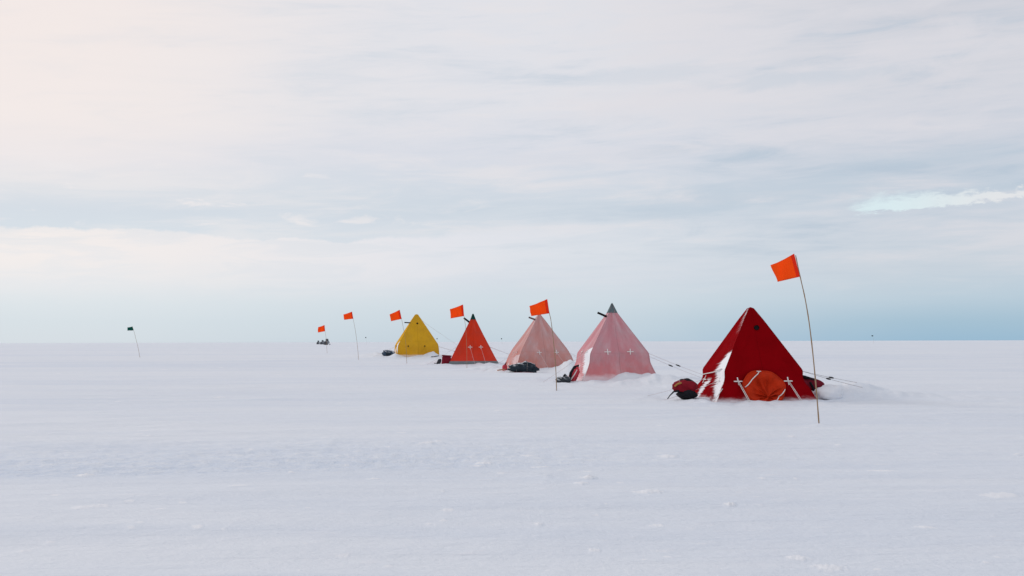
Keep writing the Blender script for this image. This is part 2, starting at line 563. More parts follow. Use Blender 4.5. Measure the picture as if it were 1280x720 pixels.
# ---------------------------------------------------------------- snow field
def build_ground():
    az = np.concatenate([
        np.linspace(-180, -60, 24, endpoint=False), np.linspace(-60, -29, 40, endpoint=False),
        np.linspace(-29, -9, 170, endpoint=False), np.linspace(-9, 18, 430, endpoint=False),
        np.linspace(18, 29, 92, endpoint=False), np.linspace(29, 60, 40, endpoint=False),
        np.linspace(60, 180, 24, endpoint=False)])
    rr = [0.6]
    while rr[-1] < 6000:
        r = rr[-1]
        g = 0.08 if r < 5 else 0.0065 if r < 34 else 0.0055 if r < 75 else 0.014 if r < 300 else 0.10
        rr.append(r * (1 + g))
    rr = np.array(rr)
    A, RR = np.meshgrid(np.radians(az), rr)
    X, Y = RR * np.sin(A), RR * np.cos(A)
    Z = ground(X.ravel(), Y.ravel())
    na, nr = len(az), len(rr)
    co = np.stack([X.ravel(), Y.ravel(), Z], 1)
    c0 = np.array([[0, 0, gz(0, 0)]])
    co = np.concatenate([co, c0])
    j, i = np.meshgrid(np.arange(nr - 1), np.arange(na), indexing='ij')
    i2 = (i + 1) % na
    q = np.stack([j * na + i, (j + 1) * na + i, (j + 1) * na + i2, j * na + i2], -1).reshape(-1, 4)[:, ::-1]
    tri = np.stack([np.full(na, nr * na), np.arange(na), (np.arange(na) + 1) % na], 1)[:, ::-1]
    me = bpy.data.meshes.new('snow_ground')
    nl = q.size + tri.size
    npoly = len(q) + len(tri)
    me.vertices.add(len(co))
    me.vertices.foreach_set('co', co.astype(np.float32).ravel())
    me.loops.add(nl)
    me.loops.foreach_set('vertex_index', np.concatenate([q.ravel(), tri.ravel()]).astype(np.int32))
    me.polygons.add(npoly)
    st = np.concatenate([np.arange(len(q)) * 4, q.size + np.arange(len(tri)) * 3]).astype(np.int32)
    me.polygons.foreach_set('loop_start', st)
    me.polygons.foreach_set('use_smooth', np.ones(npoly, bool))
    me.update(calc_edges=True)
    me.validate()
    at = me.attributes.new('chunk_light', 'FLOAT', 'POINT')
    at.data.foreach_set('value', chunks(co[:, 0], co[:, 1], 1.1, True).astype(np.float32))  # mask of the chunks whose colour is brightened as if sunlit
    me.materials.append(M['snow'])
    if me.polygons[npoly // 2].normal.z < 0:
        me.flip_normals()
    o = bpy.data.objects.new('ground', me)
    COL.objects.link(o)
    o['kind'] = 'structure'
    o['label'] = 'flat white wind-packed snow field reaching the horizon'
    o['category'] = 'snow field'
    return o


build_ground()


# ---------------------------------------------------------------- tents
class Tent:
    def __init__(s, H, prof, sag=0.07, seed=0, crosses=(0.3, 0.7), vc=0.3, wr=0.020):
        s.H, s.prof, s.sag, s.seed, s.cr, s.vc, s.wr = H, sorted(prof), sag, seed, crosses, vc, wr
        s.zs = [p[0] for p in s.prof]
        s.hs = [p[1] for p in s.prof]

    def hw(s, z):
        k = [np.interp(z + d, s.zs, s.hs) for d in (-0.03, 0, 0.03)]
        if z > s.zs[-1] - 0.04:
            return float(k[1])
        return float(sum(k) / 3)

    def surf(s, side, u, z):
        """point on the cloth: side 0 front (-y), 1 right (+x), 2 back, 3 left; u runs left to right seen from outside"""
        h = s.hw(z)
        v = max(0.0, z / s.H)
        t = max(0.0, min(1.0, v))
        sag = s.sag * (1 - abs(2 * u - 1) ** 2.2) * (math.sin(math.pi * min(1, t * 0.9 + 0.12)) ** 0.9)
        pull = 0.0
        for cu in s.cr:
            du, dv = (u - cu) / 0.10, (v - s.vc) / 0.09
            pull += 0.055 * math.exp(-(du * du + dv * dv))
            du2 = (u - cu - (cu - 0.5) * (s.vc - v) * 0.6) / 0.05
            pull += 0.022 * math.exp(-du2 * du2) * float(sstep(s.vc + 0.02, s.vc - 0.10, v))
        w = s.wr * float(fbm(np.array([u * 5 + side * 11 + s.seed]), np.array([v * 4 + s.seed * 3]), 3)[0])
        w += s.wr * 1.8 * max(0, 0.45 - v) * float(noise2(np.array([u * 11 + side * 5 + s.seed]), np.array([v * 2.0]))[0]) * 2
        w *= min(1, 6 * u, 6 * (1 - u)) * 1.0
        out = h - sag + pull + w
        x = -h + 2 * h * u
        if z < 0.35:      # the snow valance spreads and ripples
            k = 1 - z / 0.35
            out += 0.05 * k * float(noise2(np.array([u * 4 + side * 4 + s.seed]), np.array([0.5]))[0])
        p = Vector((x, -out, z))
        return Matrix.Rotation(side * math.pi / 2, 3, 'Z') @ p

    def normal(s, side, u, z):
        a = s.surf(side, u + 0.01, z) - s.surf(side, u - 0.01, z)
        b = s.surf(side, u, z + 0.02) - s.surf(side, u, z - 0.02)
        return a.cross(b).normalized()

    def shell(s, z0, z1, nu=26, nv=54, off=0.0, close=True):
        V, Fc, UV = [], [], []
        n = nu * 4
        for j in range(nv + 1):
            z = z0 + (z1 - z0) * j / nv
            for side in range(4):
                for i in range(nu):
                    u = i / nu
                    p = s.surf(side, u, z)
                    if i == 0:   # corner pole sleeve stands proud
                        q = s.surf((side + 3) % 4, 0.9999, z)
                        p = (p + q) / 2
                        d = Vector((p.x, p.y, 0)).normalized()
                        p = p + d * 0.02 * min(1, max(0, (s.H - z) / 0.3))
                    if off:
                        d = Vector((p.x, p.y, 0)).normalized()
                        p = p + d * off
                    V.append(p)
        for j in range(nv):
            for k in range(n):
                k2 = (k + 1) % n
                Fc.append((j * n + k, j * n + k2, (j + 1) * n + k2, (j + 1) * n + k))
                ua, ub = k / nu, (k + 1) / nu
                va, vb = [(z0 + (z1 - z0) * (j + d) / nv) / s.H for d in (0, 1)]
                UV.append(((ua, va), (ub, va), (ub, vb), (ua, vb)))
        if close:
            top = [nv * n + k for k in range(n)]
            V.append(Vector((0, 0, z1 + 0.035)))
            for k in range(n):
                Fc.append((top[k], top[(k + 1) % n], len(V) - 1))
                UV.append(((k / nu, 1), ((k + 1) / nu, 1), ((k + .5) / nu, 1)))
        return V, Fc, UV


def tape(mb, p, q, w, nrm, th=0.006):
    p, q = Vector(p), Vector(q)
    d = (q - p)
    L = d.length
    d.normalize()
    sdir = nrm.cross(d).normalized()
    mb.box((p + q) / 2, (L, w, th), (d, sdir, d.cross(sdir)))


def sagline(p, q, sag, n=10):
    p, q = Vector(p), Vector(q)
    return [p.lerp(q, t / n) - Vector((0, 0, sag * 4 * (t / n) * (1 - t / n))) for t in range(n + 1)]


def add_cross(t, root, side, u, z, size=0.23, mat='white_tape', w=0.035):
    c = t.surf(side, u, z)
    nrm = t.normal(side, u, z)
    up = Vector((0, 0, 1))
    rt = up.cross(nrm).normalized() * -1
    up2 = nrm.cross(rt).normalized()
    mb = MB()
    c = c + nrm * 0.014
    tape(mb, c - rt * size / 2, c + rt * size / 2, w, nrm)
    tape(mb, c - up2 * size / 2 + nrm * 0.004, c + up2 * size / 2 + nrm * 0.004, w, nrm)
    mb.build('cross_patch', M[mat], root, False)
    return c + nrm * 0.01


def add_guy(root, p, q, r=0.006, sag=0.04, toggles=(), mat='rope'):
    g = MB().tube(sagline(p, q, sag), r, 5).build('guy_line', M[mat], root)
    for f in toggles:
        a, b = Vector(p).lerp(Vector(q), f), Vector(p).lerp(Vector(q), f + 0.06)
        dz = Vector((0, 0, -sag * 4 * f * (1 - f)))
        MB().tube([a + dz, a.lerp(b, 0.5) + dz, b + dz], [0.018, 0.026, 0.018], 6).build('tensioner', M['toggle'], g)
    return g


def add_vent(t, root, side, u, z, length, r, mat='rubber', lift=0.25, aim=None):
    p = t.surf(side, u, z)
    nrm = t.normal(side, u, z)
    d = (aim.normalized() if aim is not None else (Vector((nrm.x, nrm.y, 0)).normalized() + Vector((0, 0, lift)))).normalized()
    a, b = p - d * 0.06, p + d * length
    mb = MB().tube([a, p, p.lerp(b, .5), b], [r * 1.15, r * 1.1, r, r], 14, cap=False)
    # inner wall and floor so that the mouth reads as an opening
    mb.tube([b, b - d * min(length, 0.03)], [r, r * 0.9], 14, cap=False)
    mb.tube([b - d * min(length, 0.03), b - d * (min(length, 0.03) + 0.005)], [r * 0.9, 0.002], 14, cap=False)
    return mb.build('vent_tube', M[mat], root)


def tent_root(idx, rot, label):
    px, Y = TENT_AT[idx]
    x = px_x(px, Y)
    z = TENT_Z[idx]
    return empty('pyramid_tent', (x, Y, z), rot, label, 'tent', 'pyramid tents pitched in a row on the snow')


TENT_Z = [0.06, 0.42, 0.40, 0.57, 0.80]


def world_to(root, p):
    return Matrix.Rotation(-root.rotation_euler.z, 3, 'Z') @ (Vector(p) - Vector(root.location))


def anchor(root, lx, ly):
    """ground point below local x, y"""
    w = Matrix.Rotation(root.rotation_euler.z, 3, 'Z') @ Vector((lx, ly, 0)) + Vector(root.location)
    return Vector((lx, ly, gz(w.x, w.y) - root.location.z - 0.03))


def build_tent(idx, rot, label, t, mat, cap=None, cap_h=0.28, cross_mat='white_tape', guys=True, hang=None, tm=True):
    root = tent_root(idx, rot, label)
    V, Fc, UV = t.shell(-0.22, t.H)
    mesh_obj('canvas', V, Fc, mat, root, True, UV)
    if cap:
        V, Fc, UV = t.shell(t.H - cap_h, t.H, nu=10, nv=8, off=0.010)
        mesh_obj('peak_cap', V, Fc, M[cap], root, True, UV)
    zc = t.vc * t.H
    for side in range(4):
        for u in t.cr:
            c = add_cross(t, root, side, u, zc, 0.21 if cross_mat == 'white_tape' else 0.10, cross_mat, 0.027)
            if side == 0 and idx in (2, 3):
                add_guy(root, c, anchor(root, c.x + 0.22, c.y - 0.75), 0.005, 0.01)
            if side in (0, 2) or (side == 3 and not (tm and u > 0.5)):
                continue
            if guys:
                o = 1.5 if side == 3 else 2.4
                n_ = Matrix.Rotation(side * math.pi / 2, 3, 'Z') @ Vector(((u - 0.5) * o * 0.8, -o, 0))
                q = anchor(root, c.x + n_.x, c.y + n_.y)
                add_guy(root, c, q, 0.005, 0.03, (0.40 + 0.08 * u,) if side == 1 else ())
    return root


# --- dark red tent, nearest
t1 = Tent(2.38, [(-0.3, 1.40), (0.0, 1.31), (0.14, 1.22), (0.36, 1.12), (0.50, 1.02), (0.62, 0.985), (0.80, 0.995), (2.38, 0.07)], sag=0.07, seed=1, crosses=(0.165, 0.80), vc=0.215)
M['canvas_red'] = canvas_mat('canvas_dark_red', (0.235, 0.0010, 0.0036), (0.245, 0.0010, 0.0042), 0.57, 0.075, 0.75, frost_top=0.8)
r1 = tent_root(0, R(6), 'dark red pyramid tent with round orange entrance sleeve and plastered snow')
V, Fc, UV = t1.shell(-0.22, t1.H)
mesh_obj('canvas', V, Fc, M['canvas_red'], r1, True, UV)
zc = t1.vc * t1.H
for side in range(4):
    for u in t1.cr:
        c = add_cross(t1, r1, side, u, zc + 0.02, 0.22, w=0.028)
        if side == 0:
            q = anchor(r1, c.x + 0.13, c.y - 0.58)
            mb = MB()
            for o_ in (-0.014, 0.014):
                tape(mb, c + Vector((o_, 0, 0)), q + Vector((o_ * 1.3, 0, 0)), 0.011, Vector((0, -1, 0.3)), 0.010)
            g = mb.build('guy_line', M['white_tape'], r1)
        elif side == 3:
            q = anchor(r1, c.x - 1.4, c.y + (0.35 if u > 0.5 else 0.9))
            add_guy(r1, c, q, 0.0045, 0.03)
# corner lines to the right with wooden tensioners, and a tape round the windward corner
cr = t1.surf(1, 0.02, 0.78)
cb = t1.surf(1, 0.16, 0.80)
add_guy(r1, cr + Vector((0.02, 0, 0)), anchor(r1, cr.x + 1.95, cr.y + 0.5), 0.004, 0.02, (0.36,), 'dark_rope')
add_guy(r1, cb + Vector((0.02, 0, 0)), anchor(r1, cb.x + 2.2, cb.y + 0.7), 0.004, 0.02, (0.43,), 'dark_rope')
a = t1.surf(3, 0.02, 0.66) + Vector((-0.02, 0, 0))
b = t1.surf(3, 0.80, 0.84) + Vector((-0.03, 0, 0))
m_ = t1.surf(3, 0.45, 0.74) + Vector((-0.05, 0, 0))
MB().tube([a, m_, b], 0.013, 6).build('corner_tape', M['white_tape'], r1)
a = t1.surf(0, 0.015, 0.36) + Vector((-0.02, -0.03, 0))
b = t1.surf(0, -0.02, 0.02) + Vector((-0.08, -0.08, 0))
MB().tube([a, b], 0.011, 6).build('corner_tape', M['white_tape'], r1)
add_vent(t1, r1, 0, 0.56, 1.87, 0.05, 0.064)
# entrance sleeve: gathered and tied shut low in the middle
def sleeve():
    V, Fc = [], []
    nr, na = 22, 96
    cx, cz, rx, rz = -0.05, 0.37, 0.53, 0.43
    kx, kz = -0.01, 0.17          # the knot
    for j in range(nr + 1):
        r = 1 - j / nr
        for i in range(na):
            th = 2 * math.pi * i / na
            wob = 1 + 0.03 * math.sin(3 * th + 1) + 0.02 * math.sin(7 * th)
            ex, ez = cx + rx * math.cos(th) * wob, cz + rz * math.sin(th) * wob
            x = kx + (ex - kx) * r
            z = kz + (ez - kz) * r
            bul = 0.12 * math.exp(-((r - 0.78) / 0.24) ** 2) * min(1, (1 - r) * 9 + 0.15) + 0.10 * math.exp(-(r / 0.28) ** 2) + 0.03
            fold = 0.10 * float(noise2(np.array([math.cos(th) * 3.1 + 0.5 * r]), np.array([math.sin(th) * 3.1 + 5])) [0]) * (1 - 0.75 * r) * min(1, 4 * r) + 0.04 * math.sin(9 * th + 3.2 * math.sin(2 * th + 1) + 3 * r) * (1 - r) * min(1, 5 * r) + 0.022 * math.sin(23 * th + 4 * r) * (1 - r) * min(1, 4 * r)
            fold += 0.02 * float(fbm(np.array([x * 5.0]), np.array([z * 5.0]), 3)[0])
            u = (x / t1.hw(max(z, 0)) + 1) / 2
            y = t1.surf(0, min(0.97, max(0.03, u)), max(-0.2, z)).y - 0.03 - bul - fold
            V.append((x, y, z))
    for j in range(nr):
        for i in range(na):
            i2 = (i + 1) % na
            Fc.append((j * na + i, j * na + i2, (j + 1) * na + i2, (j + 1) * na + i))
    return V, Fc


V, Fc = sleeve()
sl = mesh_obj('entrance_sleeve', V, Fc, M['sleeve'], r1)
rim = [Vector(V[i]) for i in range(96)]
MB().tube(rim + [rim[0]], 0.018, 8, False).build('hem', M['sleeve'], sl)
def sleeve_tape(px0, pz0, px1, pz1):
    pts = []
    for k in range(9):
        f = k / 8
        x, z = px0 + (px1 - px0) * f, pz0 + (pz1 - pz0) * f
        best = min((Vector(v) for v in V), key=lambda v: (v.x - x) ** 2 + (v.z - z) ** 2)
        pts.append(Vector((x, best.y - 0.03, z)))
    MB().tube(pts, 0.013, 6).build('tie_tape', M['white_tape'], sl)


sleeve_tape(-0.55, 0.40, -0.14, 0.77)
sleeve_tape(-0.20, 0.785, -0.08, 0.78)
sleeve_tape(0.11, 0.0, 0.45, 0.34)
MB().tube([Vector((-0.07, -1.28, 0.16)), Vector((-0.01, -1.32, 0.18)), Vector((0.04, -1.28, 0.17))], [0.018, 0.03, 0.018], 8).build('knot', M['sleeve'], sl)

# --- pale pink tent with grey peak
t2 = Tent(2.40, [(-0.3, 1.25), (0.0, 1.22), (0.2, 1.10), (0.5, 0.98), (0.80, 0.945), (2.11, 0.125), (2.40, 0.018)], sag=0.05, seed=2, crosses=(0.29, 0.69), vc=0.35)
M['canvas_pink'] = canvas_mat('canvas_pink', (0.56, 0.245, 0.275), (0.60, 0.19, 0.20), 0.44, 0.08, 0.5, fade_amt=0.45, frost_top=0.9)
r2 = build_tent(1, R(9), 'faded pink pyramid tent with slate grey peak and snow-streaked left edge', t2, M['canvas_pink'], 'cap_grey', 0.29)
add_vent(t2, r2, 3, 0.55, 1.98, 0.34, 0.035, 'rubber', aim=Vector((-1, -0.1, 0.42)))

# --- salmon tent behind the flag
t3 = Tent(2.34, [(-0.3, 1.22), (0.0, 1.25), (0.3, 1.19), (0.62, 1.08), (0.9, 0.94), (1.6, 0.495), (2.34, 0.045)], sag=0.02, seed=3, crosses=(0.37, 0.73), vc=0.32)
M['canvas_salmon'] = canvas_mat('canvas_salmon', (0.55, 0.265, 0.245), (0.57, 0.22, 0.18), 0.30, 0.05, 0.4, fade_amt=0.45, patch_amt=0.4, frost_top=0.6)
r3 = build_tent(2, R(12), 'faded salmon pyramid tent with a long navy bundle before it', t3, M['canvas_salmon'])
add_vent(t3, r3, 3, 0.5, 2.12, 0.3, 0.035, 'grey_rubber', aim=Vector((-1, -0.1, 0.35)))

# --- bright red tent with dark green peak
t4 = Tent(2.38, [(-0.3, 1.19), (0.0, 1.17), (0.4, 0.97), (0.7, 0.82), (1.4, 0.465), (2.12, 0.12), (2.38, 0.022)], sag=0.05, seed=4, crosses=(0.40, 0.73), vc=0.32)
M['canvas_scarlet'] = canvas_mat('canvas_scarlet', (0.63, 0.040, 0.014), (0.66, 0.050, 0.028), 0.14, 0.05, 0.35, fade=(0.7, 0.16, 0.13), fade_amt=0.3, frost_top=1.0)
r4 = build_tent(3, R(3), 'bright red pyramid tent with dark green peak and grey ground flap', t4, M['canvas_scarlet'], 'cap_green', 0.26)
add_vent(t4, r4, 3, 0.5, 1.98, 0.36, 0.045, 'rubber', aim=Vector((-1, -0.2, 0.75)))
V, Fc, UV = t4.shell(-0.22, 0.10, nu=26, nv=6, off=0.02, close=False)
M['flap'] = cloth_mat('flap', (0.17, 0.19, 0.20), var=0.3, scale=3)
mesh_obj('ground_flap', V, Fc, M['flap'], r4, True, UV)

# --- yellow tent
t5 = Tent(2.40, [(-0.3, 1.25), (0.0, 1.21), (0.55, 1.165), (0.68, 1.125), (2.40, 0.085)], sag=0.05, seed=5, crosses=(0.25, 0.66), vc=0.23)
M['canvas_yellow'] = canvas_mat('canvas_yellow', (0.66, 0.36, 0.022), (0.66, 0.34, 0.022), 0.42, 0.04, 0.5, fade=(0.70, 0.42, 0.10), fade_amt=0.2, patch_amt=1.0)
r5 = build_tent(4, R(10), 'mustard yellow pyramid tent, farthest in the row', t5, M['canvas_yellow'], None, cross_mat='bag_black')
add_vent(t5, r5, 3, 0.5, 1.92, 0.36, 0.035, 'toggle', aim=Vector((-1, -0.1, 0.06)))
add_vent(t5, r5, 0, 0.52, 1.88, 0.04, 0.048)
pk = Vector((0.12, 0.0, 2.2))
add_guy(r5, pk, anchor(r5, 3.6, 0.6), 0.005, 0.05, (), 'rope')


# ---------------------------------------------------------------- marker flags
def flag_cloth(hoist, fly, thick=0.004, ripple=0.03, seed=0, nx=14, ny=9, hem=0.14):
    """hoist = (top, bottom), fly = (top, bottom): a rippled sheet with thickness. Returns cloth and hem strips"""
    rn = random.Random(seed)
    ph = rn.uniform(0, 6)
    kx_, kb_, curl = rn.uniform(5, 9), rn.uniform(-4, 5), rn.uniform(-0.15, 0.15)
    ht, hb = hoist
    ft, fb = fly
    nrm = (ht - hb).cross(ft - ht).normalized()

    def pt(a, b):
        p = ht.lerp(ft, a).lerp(hb.lerp(fb, a), b)
        w = ripple * math.sin(a * kx_ + b * kb_ + ph) * min(1, a * 3) + ripple * 0.8 * math.sin(a * 4 - b * kb_ * 2.2 + ph * 2) * a
        w += ripple * 0.5 * math.sin(a * 13 + b * 9 * math.sin(ph) + ph * 3) * min(1, a * 2)
        w += curl * a ** 3 * (0.5 - b)
        p = p + nrm * w
        p = p + (hb - ht).normalized() * 0.10 * (hb - ht).length * math.sin(math.pi * a) * (1 - b) * 0.25
        return p

    def sheet(a0, a1, off=0.0):
        V, Fc = [], []
        for sg in (1, -1):
            for j in range(ny + 1):
                for i in range(nx + 1):
                    V.append(pt(a0 + (a1 - a0) * i / nx, j / ny) + nrm * sg * (thick / 2 + off))
        k = (nx + 1) * (ny + 1)
        for j in range(ny):
            for i in range(nx):
                a = j * (nx + 1) + i
                q = (a, a + 1, a + nx + 2, a + nx + 1)
                Fc.append(q)
                Fc.append(tuple(x + k for x in q[::-1]))
        ring = [i for i in range(nx + 1)] + [j * (nx + 1) + nx for j in range(1, ny + 1)] + [ny * (nx + 1) + i for i in range(nx - 1, -1, -1)] + [j * (nx + 1) for j in range(ny - 1, 0, -1)]
        for m_ in range(len(ring)):
            a, b = ring[m_], ring[(m_ + 1) % len(ring)]
            Fc.append((b, a, a + k, b + k))
        return V, Fc
    return sheet(0, 1), sheet(0, hem, 0.003)


def marker(poly, flag, Y, label, group, mat='flag_orange', pr=None, pole_mat='bamboo', cat='marker flag', base_z=None, yaw=0.0, hem=True, ripple=0.04):
    """poly: photo pixels along the pole, foot first; flag: four pixels hoist top, hoist bottom, fly top, fly bottom. All become metres at distance Y"""
    if Y < 100:
        Y = foot_depth(poly[0][0], poly[0][1], Y)
    k = Y / F
    if pr is None:
        pr = (0.013, 0.008) if Y < 25 else (0.011, 0.007) if Y < 40 else (0.009, 0.006)
    bx, by = poly[0]
    loc = gp(bx, Y)
    root = empty('marker_flag', loc, 0, label, cat, group)
    L = lambda p, dy=0.0: Vector(((p[0] - bx) * k, dy, (by - p[1]) * k))
    pts = [L(p) for p in poly]
    # smooth the pole
    sm = []
    for i in range(len(pts) - 1):
        for f in range(4):
            p0, p1, p2, p3 = pts[max(i - 1, 0)], pts[i], pts[i + 1], pts[min(i + 2, len(pts) - 1)]
            t = f / 4
            sm.append(0.5 * ((2 * p1) + (p2 - p0) * t + (2 * p0 - 5 * p1 + 4 * p2 - p3) * t * t + (3 * p1 - p0 - 3 * p2 + p3) * t ** 3))
    sm.append(pts[-1])
    d0 = (sm[1] - sm[0]).normalized()
    sm.insert(0, sm[0] - d0 * 0.25)
    n = len(sm)
    rs = [pr[0] + (pr[1] - pr[0]) * i / (n - 1) for i in range(n)]
    if pr[0] > 0.01:
        for i in range(2, n - 1, 3):
            rs[i] *= 1.22        # nodes of the cane
    MB().tube(sm, rs, 7).build('pole', M[pole_mat], root)
    w = abs(flag[0][0] - flag[2][0]) * k
    (V, Fc), (V2, F2) = flag_cloth((L(flag[0]), L(flag[1])), (L(flag[2], -w * 0.35 + yaw), L(flag[3], -w * 0.30 + yaw)), ripple=ripple, seed=int(bx))
    fl = mesh_obj('flag_cloth', V, Fc, M[mat], root)
    if hem:
        mesh_obj('hem', V2, F2, M['flag_hem'], fl)
    return root


G = 'orange marker flags planted along the tent row'
marker([(1021.5, 530), (1018, 476), (1012.5, 415), (1007, 376), (1001, 347), (995.5, 319)], [(993.6, 317), (1000.5, 346), (963, 331.5), (967.5, 353.5)], 21.7,
       'large orange flag on a bent bamboo pole beside the dark red tent', G, ripple=0.035)
marker([(695.3, 488), (694, 455), (691.5, 425), (688.5, 400), (686.5, 391), (684, 375)], [(684, 373.5), (686.5, 391.5), (661.5, 382.5), (664, 395)], 32.6,
       'orange flag flying across the peak of the salmon tent', G)
marker([(583.5, 461), (583.3, 435), (582, 410), (579.8, 394), (578.8, 382)], [(578.6, 380.5), (580, 395), (562.5, 386.5), (564, 398)], 46.7,
       'orange flag flying beside the dark green peak of the bright red tent', G)
marker([(508.5, 454), (507.3, 430), (504.5, 412), (501.8, 398), (499.5, 387.5)], [(499.3, 387), (501.8, 398.5), (488, 392.5), (489, 401.5)], 54.0,
       'orange flag left of the mustard yellow tent, its pole foot before that tent', G)
marker([(448.5, 450), (446.5, 430), (444.3, 414), (441.5, 399), (439.8, 390)], [(439.8, 389.6), (441.2, 398.6), (429.6, 393.3), (430.4, 400)], 62.0,
       'orange flag on the leaning pole standing alone on open snow, no tent or vehicle behind', G)
marker([(409, 441), (408.3, 430), (407.3, 420), (406.3, 414), (405.6, 406.5)], [(405.6, 406.2), (406.2, 414), (397.8, 409), (398, 415.6)], 88.0,
       'small orange flag flying just above the parked dark machines', G)
marker([(175.5, 447), (172.8, 434), (169.5, 421), (167.2, 413), (165.7, 408.5)], [(165.6, 408), (167, 413), (160, 409.5), (160, 413.2)], 78.0,
       'dark green flag on a thin leaning pole, alone on the left', None, 'flag_green', hem=False)
G2 = 'tiny dark marker flags near the horizon'
for (px, py, lab) in ((1090, 420.5, 'tiny dark flag at the horizon right of the dark red tent'),
                      (457, 422.8, 'tiny dark flag at the horizon left of the yellow tent'),
                      (546, 424.3, 'tiny dark flag at the horizon between the yellow and bright red tents'),
                      (626.5, 424.3, 'tiny dark flag at the horizon between the bright red and salmon tents')):
    Y = 240.0 if px > 1000 else 300.0
    gy = 429.5 - (px / 1280) * 4 + 0.7 * F / Y
    w = 1.5 if px > 1000 else 0.45
    marker([(px + 1.2, gy), (px + 1, (gy + py) / 2), (px + .8, py - 1)], [(px + .8, py - 0.9), (px + .8, py + 0.5), (px - w, py - 0.6), (px - w, py + 0.6)], Y, lab, G2,
           'flag_dark', (0.008, 0.006), hem=False, pole_mat='bamboo')


# ---------------------------------------------------------------- kit around the tents
def bag_root(name, px, Y, rz, label, cat, dz=0.0):
    p = gp(px, Y)
    return empty(name, (p.x, p.y, p.z + dz), rz, label, cat)


def at_z(root, py):
    pass


# red and black bag left of the dark red tent
b1 = bag_root('kit_bag', 855, 28.9, R(-8), 'dark red and black kit bag in the snow left of the dark red tent', 'bag', 0.06)
b1.scale = (0.84, 0.84, 0.84)
V, Fc = lump(0.36, 0.26, 0.20, 2.5, 0.22, 3, 1.4, zmin=-0.6, top=lambda x: 0.85 + 0.2 * (1 - abs(x)))
mesh_obj('body', [(v[0], v[1], v[2] + 0.30) for v in V], Fc, M['bag_red'], b1)
V, Fc = lump(0.29, 0.27, 0.15, 2.4, 0.2, 5, 1.9, zmin=-0.9)
mesh_obj('underside', [(v[0] + 0.06, v[1] - 0.02, v[2] + 0.09) for v in V], Fc, M['bag_black'], b1)
V, Fc = lump(0.25, 0.14, 0.07, 2.2, 0.2, 8, 1.5, zmin=-0.8)
mesh_obj('lid', [(v[0] + 0.10, v[1] + 0.1, v[2] + 0.49 - 0.4 * max(0, v[0])) for v in V], Fc, M['bag_black'], b1)
MB().tube([(-0.30, -0.22, 0.33), (-0.22, -0.26, 0.40), (-0.10, -0.25, 0.44)], 0.028, 7).build('trim', M['strap_ochre'], b1)
MB().tube([(-0.16, -0.24, 0.20), (-0.33, -0.20, 0.17), (-0.44, -0.16, 0.06), (-0.52, -0.14, -0.05)], [0.04, 0.026, 0.017, 0.013], 7).build('strap', M['bag_black'], b1)

# dark red bag and snow lump right of it
b2 = bag_root('kit_bag', 1010, 29.3, R(4), 'dark red bag slumped against the right foot of the dark red tent', 'bag', 0.0)
b2.scale = (0.88, 0.88, 0.86)
V, Fc = lump(0.40, 0.26, 0.20, 2.3, 0.25, 13, 1.6, zmin=-0.7, top=lambda x: 1.12 - 0.35 * x)
mesh_obj('body', [(v[0], v[1], v[2] + 0.24 - 0.05 * v[0]) for v in V], Fc, M['bag_darkred'], b2)
V, Fc = lump(0.30, 0.18, 0.06, 2.2, 0.25, 15, 1.6, zmin=-0.9)
mesh_obj('lid', [(v[0] - 0.06, v[1], v[2] + 0.46 - 0.30 * v[0]) for v in V], Fc, M['bag_black'], b2)
MB().tube([(-0.06, -0.27, 0.36), (0.02, -0.29, 0.2), (0.06, -0.29, 0.0)], [0.03, 0.035, 0.03], 7).build('strap', M['bag_black'], b2)
h1 = bag_root('snow_heap', 1031, 29.0, 0, 'rounded heap of drifted snow beside the dark red bag', 'snow heap', -0.02)
V, Fc = lump(0.42, 0.40, 0.27, 2.1, 0.28, 21, 1.5, zmin=-0.3, top=lambda x: 1.0 + 0.25 * x)
mesh_obj('snow_body', [(v[0], v[1], v[2] + 0.05) for v in V], Fc, M['drift'], h1)
V, Fc = lump(0.03, 0.03, 0.035, 2.2, 0.1, 22, 1.3, 12, 8, zmin=-1)
mesh_obj('dark_stud', [(v[0] - 0.09, v[1] - 0.36, v[2] + 0.12) for v in V], Fc, M['bag_black'], h1)

# left of the pink tent
b3 = bag_root('grey_sack', 703.5, 35.7, R(5), 'small dark grey sack on the snow left of the pink tent', 'sack', 0.0)
V, Fc = lump(0.22, 0.2, 0.13, 2.4, 0.4, 31, 2.2, zmin=-0.5, top=lambda x: 1.0 + 0.1 * x)
mesh_obj('body', [(v[0], v[1], v[2] + 0.07) for v in V], Fc, M['bag_slate'], b3)
MB().tube([(0.0, -0.06, 0.2), (0.05, -0.02, 0.26), (0.12, 0, 0.2)], 0.03, 7).build('tied_neck', M['bag_black'], b3)
b4 = bag_root('folded_pack', 716.5, 36.0, R(10), 'upright black-edged red pack leaning on the pink tent', 'pack', 0.0)
pts = [(-0.17, -0.10, 0.03), (-0.10, -0.04, 0.26), (0.04, 0.02, 0.44), (0.15, 0.06, 0.48), (0.17, 0.06, 0.30), (0.06, -0.02, 0.08)]
MB().tube(pts, [0.04, 0.045, 0.05, 0.06, 0.05, 0.035], 8).build('edge', M['bag_black'], b4)
V, Fc = lump(0.13, 0.07, 0.22, 2.3, 0.25, 33, 1.9, zmin=-1)
mesh_obj('body', [(v[0] + 0.03 + v[2] * 0.3, v[1] + 0.0, v[2] + 0.2) for v in V], Fc, M['lining_red'], b4)
MB().tube([(-0.12, -0.12, 0.05), (0.0, -0.08, 0.2), (0.1, -0.05, 0.36)], 0.018, 6).build('strap', M['white_tape'], b4)

